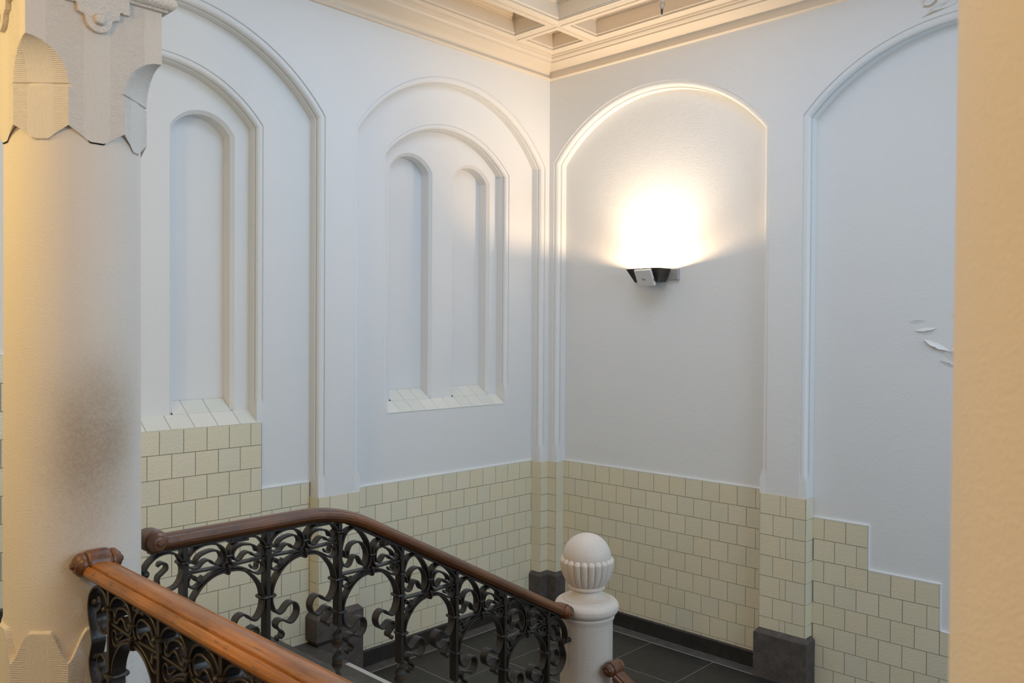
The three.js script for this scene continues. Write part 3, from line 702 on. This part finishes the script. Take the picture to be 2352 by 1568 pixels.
// ================================================================ NEWEL POST
{
  const t = thing('newel_post', 'white round stone post topped by a ball in a fluted cup', 'newel post', [2.1, FY, 2.063]);
  const Y = y => y - FY, lathe = (pts, seg = 96) => finish(new THREE.LatheGeometry(pts.map(([r, y]) => new THREE.Vector2(r, Y(y))), seg), 0.7);
  part(t, 'shaft', lathe([[0.141, 0.0], [0.139, 0.965], [0.141, 0.972]]), M.newel_paint);
  const cap = [[0.138, 0.955], [0.141, 0.975], [0.147, 0.985], [0.150, 0.998]];
  for (let i = 0; i <= 14; i++) { const q = -1.25 + i / 14 * 2.6; cap.push([0.131 + 0.040 * Math.cos(q), 1.043 + 0.040 * Math.sin(q)]); }
  cap.push([0.131, 1.084], [0.130, 1.088], [0.118, 1.090]);
  for (let i = 1; i <= 10; i++) { const q = i / 10; cap.push([0.118 - 0.04 * (1 - Math.pow(1 - q, 2)), 1.090 + 0.045 * Math.pow(q, 1.6)]); }
  part(t, 'cap', lathe(cap), M.newel_paint);
  const neck = [[0.078, 1.130], [0.090, 1.134]];
  for (let i = 0; i <= 8; i++) { const q = -Math.PI / 2 + i / 8 * Math.PI; neck.push([0.090 + 0.008 * Math.cos(q), 1.145 + 0.009 * Math.sin(q)]); }
  neck.push([0.086, 1.160], [0.07, 1.164]);
  part(t, 'neck_ring', lathe(neck), M.newel_paint);
  const N = 22, rows = [], K = 24;
  for (let i = 0; i <= 60; i++) {
    const s = i / 60, y = 1.156 + 0.150 * s, sy = Math.min(1, (y - 1.156) / 0.125), base = 0.080 + 0.053 * Math.sqrt(1 - Math.pow(1 - sy, 2));
    rows.push(Array.from({ length: N * K }, (_, k) => {
      const q = k / (N * K) * 2 * Math.PI, c = 2 * Math.abs(((k / K) % 1) - 0.5) ;   // 0 on a ridge, 1 between two
      const cap = s > 0.84 ? (s - 0.84) / 0.16 : 0, half = Math.sqrt(Math.max(0, 1 - cap * cap));   // each flute ends in a round top
      const x = half > 0.02 ? Math.min(1, c / half) : 1, w = Math.sqrt(Math.max(0, 1 - x * x)) * half;
      const r = base - 0.006 - (s > 0.86 ? 0.006 * (s - 0.86) / 0.14 : 0) + (0.009 + 0.010 * s) * w;
      return V3(r * Math.cos(q), Y(y), r * Math.sin(q));
    }));
  }
  part(t, 'fluted_cup', finish(grid(rows, false, true), 0.9), M.newel_paint);
  const ball = []; for (let i = 0; i <= 40; i++) { const q = -1.1 + i / 40 * (Math.PI / 2 + 1.1); ball.push([Math.max(0, 0.1285 * Math.cos(q)), 1.300 + 0.128 * Math.sin(q)]); }
  part(t, 'ball', lathe(ball), M.newel_paint);
}

// ================================================================ WROUGHT-IRON RAILINGS
// In a railing's own axes: u along it, v up, w across.  place(u, v, w) puts that into the scene.
function crv(pts, n) { return new THREE.CatmullRomCurve3(pts.map(([u, v]) => V3(u, v, 0)), false, 'centripetal').getPoints(n); }
const TH = 0.0072, WD = 0.040;
function strip(pts, wd = WD, th = TH, taper = 0) {     // flat bar bent on edge along 2D points
  const n = pts.length, rows = [];
  for (let i = 0; i < n; i++) {
    const t = pts[Math.min(i + 1, n - 1)].clone().sub(pts[Math.max(i - 1, 0)]).normalize(), nx = -t.y, ny = t.x;
    const k = taper && i > n - 1 - taper ? 0.45 + 0.55 * (n - 1 - i) / taper : 1, h = th / 2, w = wd / 2 * k, c = 0.0012;
    const P = (a, b) => V3(pts[i].x + nx * a, pts[i].y + ny * a, b);
    rows.push([P(h, -w + c), P(h, w - c), P(h - c, w), P(-h + c, w), P(-h, w - c), P(-h, -w + c), P(-h + c, -w), P(h - c, -w)]);
  }
  const g = [grid(rows, false, true)];
  for (const [r, f] of [[rows[0], false], [rows[n - 1], true]]) {
    const idx = []; for (let i = 1; i < 7; i++) f ? idx.push(0, i + 1, i) : idx.push(0, i, i + 1);
    g.push(rawGeo(r.flatMap(q => [q.x, q.y, q.z]), idx));
  }
  return g;
}
const ball3 = (u, v, w, r) => new THREE.SphereGeometry(r, 12, 8).translate(u, v, w);
function collarRing(u, v, hu, hw, r, upright) {         // round bar bent round a bundle; upright: in the (v, w) plane
  const P = [], k = 0.35;
  for (let i = 0; i < 28; i++) {
    const q = i / 28 * 2 * Math.PI, c = Math.cos(q), s = Math.sin(q), a = Math.sign(c) * Math.pow(Math.abs(c), k) * hu, b = Math.sign(s) * Math.pow(Math.abs(s), k) * hw;
    P.push(upright ? V3(u, v + a, b) : V3(u + a, v, b));
  }
  return new THREE.TubeGeometry(new THREE.CatmullRomCurve3(P, true), 40, r, 7, true);
}
function post(u, v1, twist0, twist1, v0) {              // flat bar on edge, twisted in the middle
  const rows = [], a = 0.008, b = 0.021;
  const vs = [v1]; for (let i = 0; i <= 48; i++) vs.push(twist0 + (twist1 - twist0) * i / 48); vs.push(v0);
  for (const v of vs) {
    const q = v >= twist0 ? 0 : v <= twist1 ? 3 * Math.PI : (twist0 - v) / (twist0 - twist1) * 3 * Math.PI, c = Math.cos(q), s = Math.sin(q);
    const ww = v < twist0 && v > twist1 ? 0.92 : 1;
    rows.push([[-a, -b], [a, -b], [a, b], [-a, b]].map(([x, z]) => V3(u + (x * c - z * s) * ww, v, (x * s + z * c) * ww)));
  }
  return [grid(rows, true, true), box(u - a, u + a, v1 - 0.001, v1, -b, b)];
}
// header scrolls of half a unit: from the post at h = -1 to the middle at h = 0; v in the level header (0 rail, -0.1 crown line)
const HOUT = [[-0.146, -0.088], [-0.149, -0.066], [-0.142, -0.043], [-0.122, -0.022], [-0.092, -0.0105], [-0.058, -0.0105], [-0.030, -0.022], [-0.012, -0.042], [-0.006, -0.066], [-0.010, -0.086], [-0.022, -0.097]];
const HIN = [[-0.131, -0.057], [-0.124, -0.068], [-0.116, -0.070], [-0.112, -0.058], [-0.101, -0.046], [-0.078, -0.038], [-0.053, -0.036], [-0.031, -0.045], [-0.021, -0.062], [-0.025, -0.080], [-0.038, -0.089], [-0.050, -0.084], [-0.062, -0.071], [-0.077, -0.066], [-0.091, -0.072], [-0.104, -0.084], [-0.121, -0.087], [-0.137, -0.080], [-0.146, -0.066]];
const SPAN = [[-0.004, -0.1075], [-0.035, -0.112], [-0.068, -0.124], [-0.097, -0.142], [-0.117, -0.153], [-0.133, -0.150], [-0.142, -0.136], [-0.139, -0.119], [-0.127, -0.111], [-0.116, -0.117], [-0.115, -0.128], [-0.106, -0.133], [-0.097, -0.126], [-0.090, -0.117]];
const ARCH = [[0, -0.1175], [0.042, -0.122], [0.080, -0.140], [0.110, -0.170], [0.131, -0.206], [0.1385, -0.240], [0.139, -0.262], [0.135, -0.283], [0.124, -0.306], [0.108, -0.319], [0.091, -0.313], [0.076, -0.297], [0.057, -0.288], [0.038, -0.296], [0.028, -0.320], [0.036, -0.348], [0.058, -0.364], [0.079, -0.356], [0.094, -0.346], [0.110, -0.346], [0.119, -0.359], [0.112, -0.376], [0.097, -0.387], [0.091, -0.400], [0.100, -0.411], [0.112, -0.410], [0.109, -0.424]];
const mir = pts => pts.map(([u, v]) => [-u, v]);

function railing(name, label, place, segs, opt) {
  // segs: list of { u0, n, p, y0, s }: n units of pitch p from u0; the iron's top is y0 at u0 and falls by s per metre
  const t = thing(name, label, 'railing');
  const put = (nm, geos, lab) => {
    const g = finish(geos, 0.55), p = g.attributes.position, q = V3();
    const flip = place.flip;
    const src = p.array.slice();
    for (let i = 0; i < p.count; i++) {
      const k = flip ? (i % 3 === 0 ? i : i % 3 === 1 ? i + 1 : i - 1) : i;
      place(src[k * 3], src[k * 3 + 1], src[k * 3 + 2], q); p.setXYZ(i, q.x, q.y, q.z);
    }
    return part(t, nm, finish(g, 0.55), M.iron, lab);
  };
  const rail = u => { let s = segs[0]; for (const q of segs) if (u >= q.u0 - 1e-6) s = q; return s.y0 - s.s * (u - s.u0); };
  for (const sg of segs) {
    for (let i = 0; i < sg.n; i++) {
      const um = sg.u0 + (i + 0.5) * sg.p, k = sg.p / 0.312, yr = rail(um);
      const drop = sg.s ? 0.050 : 0, crown = yr - 0.1 - drop;              // height of the crown line
      const A = ([u, v]) => [um + u * k, crown + (v + 0.1)];              // upright part
      const Hh = ([u, v]) => { const U = um + u * k, top = rail(U); return [U, top + v * (top - crown) / 0.1]; };
      const lastU = i === sg.n - 1;
      for (const f of [q => q, mir]) {
        put('scroll', strip(crv(f(HOUT).map(Hh), 40)));
        put('ribbon_scroll', strip(crv(f(HIN).map(Hh), 64), WD * 0.85, TH * 0.9, 6));
        put('spandrel_scroll', strip(crv(f(SPAN).map(A), 48), WD * 0.8, TH * 0.85, 6));
        put('arch_bar', strip(crv(f(ARCH).map(A), 96), WD, TH, 8));
      }
      put('crown_bar', strip(crv([[-0.146, -0.0985], [-0.07, -0.1000], [0, -0.1015], [0.07, -0.1000], [0.146, -0.0985]].map(A), 16), WD * 0.8));
      put('collar', [collarRing(um, crown - 0.011, 0.016, 0.024, 0.0055, true)]);
      const mt = rail(um);
      put('collar', [collarRing(um, mt - 0.062 * (mt - crown) / 0.1, 0.013, 0.024, 0.0048, false)]);
      for (const e of [-1, 1]) put('collar', [collarRing(um + e * 0.1475 * k, crown - 0.143, 0.018, 0.0255, 0.0062, false)]);
    }
    const first = sg.skipFirst ? 1 : 0;
    for (let i = first; i <= sg.n; i++) {
      const u = sg.u0 + i * sg.p, y = rail(u), lowest = sg.s && i < sg.n ? 0 : 0;
      const tw = y - (sg.s ? 0.50 : 0.43);
      put('post', post(u, y - 0.004, tw, tw - 0.26, y - opt.height));
      if (!sg.s) { put('collar', [collarRing(u, y - 0.057, 0.017, 0.0255, 0.0055, false), ball3(u + 0.0, y - 0.057, 0.029, 0.0085)]); }
      else put('collar', [collarRing(u, y - 0.12, 0.015, 0.0255, 0.005, false)]);
    }
  }
  for (const e of opt.ends) {                            // closing scroll against a column or newel; dir = which way it bulges
    const y = rail(e.u), S = pts => crv(pts.map(([a, v]) => [e.u + e.dir * a * e.k, y + v - e.slope * a * e.k * (v > -0.15 ? 1 : 0.3)]), 72);
    put('end_scroll', strip(S([[0.010, -0.050], [0.022, -0.030], [0.055, -0.014], [0.095, -0.020], [0.128, -0.048], [0.140, -0.085], [0.133, -0.125], [0.118, -0.160], [0.112, -0.185], [0.122, -0.215], [0.130, -0.245], [0.120, -0.285], [0.095, -0.318], [0.06, -0.335], [0.02, -0.330]])));
    put('end_scroll', strip(S([[0.012, -0.115], [0.030, -0.135], [0.060, -0.140], [0.085, -0.120], [0.088, -0.092], [0.072, -0.078], [0.060, -0.066], [0.064, -0.050], [0.080, -0.046], [0.090, -0.056]]), WD * 0.85, TH, 8));
    put('end_scroll', strip(S([[0.012, -0.060], [0.004, -0.085], [0.012, -0.115]])));
    put('end_scroll', strip(S([[0.010, -0.240], [0.030, -0.215], [0.060, -0.205], [0.082, -0.222], [0.080, -0.250], [0.062, -0.262], [0.052, -0.276], [0.062, -0.290], [0.078, -0.286]]), WD * 0.85, TH, 8));
    for (const v of e.bolts) put('wall_bolt', [new THREE.CylinderGeometry(0.013, 0.013, 0.05, 14).rotateZ(Math.PI / 2).translate(e.u + e.dir * (0.14 * e.k + 0.012), y + v, 0), ball3(e.u + e.dir * (0.14 * e.k - 0.012), y + v, 0, 0.014)]);
    if (e.low) put('post', post(e.u, y - 0.3, y - 0.43, y - 0.69, y - opt.height));
  }
  // iron bar under the handrail, with the screwed joint plates
  const line = opt.line.map(([u, y]) => V3(u, y - 0.005, 0)), bars = [];
  put('rail_bar', strip(line, 0.036, 0.010));
  for (const u of opt.plates) put('joint_plate', [bevelBox(u - 0.035, u + 0.035, rail(u) - 0.022, rail(u) + 0.002, -0.0195, 0.0195, 0.002), ball3(u - 0.017, rail(u) - 0.012, 0.0195, 0.004), ball3(u + 0.017, rail(u) - 0.012, 0.0195, 0.004)]);
  // wooden handrail
  const PR = [[-0.026, 0], [-0.038, 0.006], [-0.0465, 0.018], [-0.0475, 0.028], [-0.043, 0.038], [-0.0345, 0.0425], [-0.0315, 0.0375], [-0.0285, 0.0375], [-0.0265, 0.0455], [-0.0125, 0.0505], [0, 0.0515], [0.0125, 0.0505], [0.0265, 0.0455], [0.0285, 0.0375], [0.0315, 0.0375], [0.0345, 0.0425], [0.043, 0.038], [0.0475, 0.028], [0.0465, 0.018], [0.038, 0.006], [0.026, 0]];
  const hr = new THREE.Group(); hr.name = 'handrail'; t.add(hr);
  const path = opt.wood.map(([u, y]) => V3(u, y, 0));
  const dense = []; for (let i = 0; i + 1 < path.length; i++) { const n = Math.max(1, Math.round(path[i].distanceTo(path[i + 1]) / 0.05)); for (let k = 0; k < n; k++) dense.push(path[i].clone().lerp(path[i + 1], k / n)); } dense.push(path[path.length - 1]);
  const raw = finish(sweep(dense, PR, V3(0, 0, 1)), 0.5);
  const woodPut = (parent, nm, g, mat = opt.mat) => {
    const p = g.attributes.position, q = V3(), src = p.array.slice(), uv = [];
    for (let i = 0; i < p.count; i++) {
      const k = place.flip ? (i % 3 === 0 ? i : i % 3 === 1 ? i + 1 : i - 1) : i;
      place(src[k * 3], src[k * 3 + 1], src[k * 3 + 2], q); p.setXYZ(i, q.x, q.y, q.z);
      uv.push(src[k * 3] * 0.9, (src[k * 3 + 1] - rail(src[k * 3]) + src[k * 3 + 2] * 1.3) * 4);
    }
    const h = toCreasedNormals(g, 0.5);
    h.setAttribute('uv', new THREE.Float32BufferAttribute(uv, 2));
    return part(parent, nm, h, M[mat]);
  };
  woodPut(hr, 'rail', raw);
  for (const [u, y] of opt.volutes) {
    const P = [[0, 0.074], [0.006, 0.074], [0.010, 0.071], [0.011, 0.066], [0.0135, 0.066], [0.021, 0.064], [0.0225, 0.059], [0.025, 0.059], [0.032, 0.052], [0.0345, 0.044], [0.033, 0.037], [0.030, 0.0345], [0.030, 0.032], [0.035, 0.031], [0.0385, 0.026], [0.039, 0.012], [0.039, -0.012], [0.0385, -0.026], [0.035, -0.031], [0.030, -0.032], [0.030, -0.0345], [0.033, -0.037], [0.0345, -0.044], [0.032, -0.052], [0.025, -0.059], [0.0225, -0.059], [0.021, -0.064], [0.0135, -0.066], [0.011, -0.066], [0.010, -0.071], [0.006, -0.074], [0, -0.074]];
    const g = new THREE.LatheGeometry(P.map(q => new THREE.Vector2(q[0] * (opt.vr ?? 1), q[1])), 40).rotateX(Math.PI / 2).translate(u, y, 0);
    woodPut(hr, 'volute', finish(g, 0.5), opt.knob ?? opt.mat);
  }
  return t;
}
// bend of a path rounded between two straight runs
const bend = (a, c, b, r, n = 8) => { const A = V3(...a, 0), C = V3(...c, 0), B = V3(...b, 0); const p = C.clone().lerp(A, r / C.distanceTo(A)), q = C.clone().lerp(B, r / C.distanceTo(B)); return Array.from({ length: n + 1 }, (_, i) => { const t = i / n; const x = p.clone().multiplyScalar((1 - t) * (1 - t)).addScaledVector(C, 2 * t * (1 - t)).addScaledVector(q, t * t); return [x.x, x.y]; }); };

{ // the railing up the flight along the left wall: u runs from the column (z = 4.42) to the newel
  const X = 2.1, Z0 = 4.265, P = 0.3125, top = 1.765, SL = 0.535;
  const place = (u, v, w, q) => q.set(X + w, v, Z0 - u); place.flip = false;
  const uC = 2 * P, uEnd = uC + 4 * P, y = u => u <= uC ? top : top - SL * (u - uC);
  const B = bend([0, top], [uC - 0.01, top], [uEnd, y(uEnd)], 0.16);
  railing('stair_railing', 'scrolled iron railing with dark wood handrail running from the column down to the ball-topped post', place,
    [{ u0: 0, n: 2, p: P, y0: top, s: 0 }, { u0: uC, n: 4, p: P, y0: top, s: SL, skipFirst: true }],
    { height: 0.99, ends: [{ u: 0, dir: -1, k: 1, slope: 0, bolts: [-0.075, -0.235] }, { u: uEnd, dir: 1, k: 1.05, slope: SL, bolts: [-0.2] }],
      line: [[-0.115, top], [0, top], [uC - 0.01, top], [uEnd + 0.1, y(uEnd + 0.1)]], plates: [0.2, P * 1.75, uC + 0.25, uC + 0.93],
      wood: [[-0.095, top], ...B, [uEnd + 0.115, y(uEnd + 0.115)]], volutes: [[-0.105, top + 0.035], [uEnd + 0.125, y(uEnd + 0.125) + 0.032]], mat: 'wood_dark' });
}
{ // the gallery railing in front: u runs from the column along +x
  const Z = 4.62, X0 = 2.455, P = 0.329, top = 1.777;
  const place = (u, v, w, q) => q.set(X0 + u, v, Z + w); place.flip = false;
  railing('stair_railing', 'honey-coloured handrail on black scrolled ironwork, nearest railing, starting at the column foot', place,
    [{ u0: 0, n: 6, p: P, y0: top, s: 0 }],
    { height: 0.96, ends: [{ u: 0, dir: -1, k: 1.12, slope: 0, bolts: [-0.075, -0.235] }],
      line: [[-0.13, top], [6 * P + 0.1, top]], plates: [0.2, P * 2.5],
      wood: [[-0.125, top], [0.5, top], [6 * P + 0.16, top]], volutes: [[-0.14, top + 0.042]], mat: 'wood_worn', knob: 'wood_dark' });
}
{ // the railing of the flight going down from the newel along +x
  const Z = 2.06, X0 = 2.43, P = 0.3125, top = 0.63, SL = 0.535;
  const place = (u, v, w, q) => q.set(X0 + u, v, Z + w); place.flip = false;
  const y = u => top - SL * u;
  railing('stair_railing', 'brown handrail end with scrolled knob beside the ball-topped post, at the bottom edge', place,
    [{ u0: 0, n: 5, p: P, y0: top, s: SL }],
    { height: 0.9, ends: [{ u: 0, dir: -1, k: 1, slope: -SL * 0.4, bolts: [-0.2] }],
      line: [[-0.13, y(-0.13)], [5 * P + 0.1, y(5 * P + 0.1)]], plates: [],
      wood: [[-0.135, y(-0.135)], [5 * P + 0.2, y(5 * P + 0.2)]], volutes: [[-0.15, y(-0.15) + 0.045]], mat: 'wood_dark' });
}

renderer.render(scene, camera);
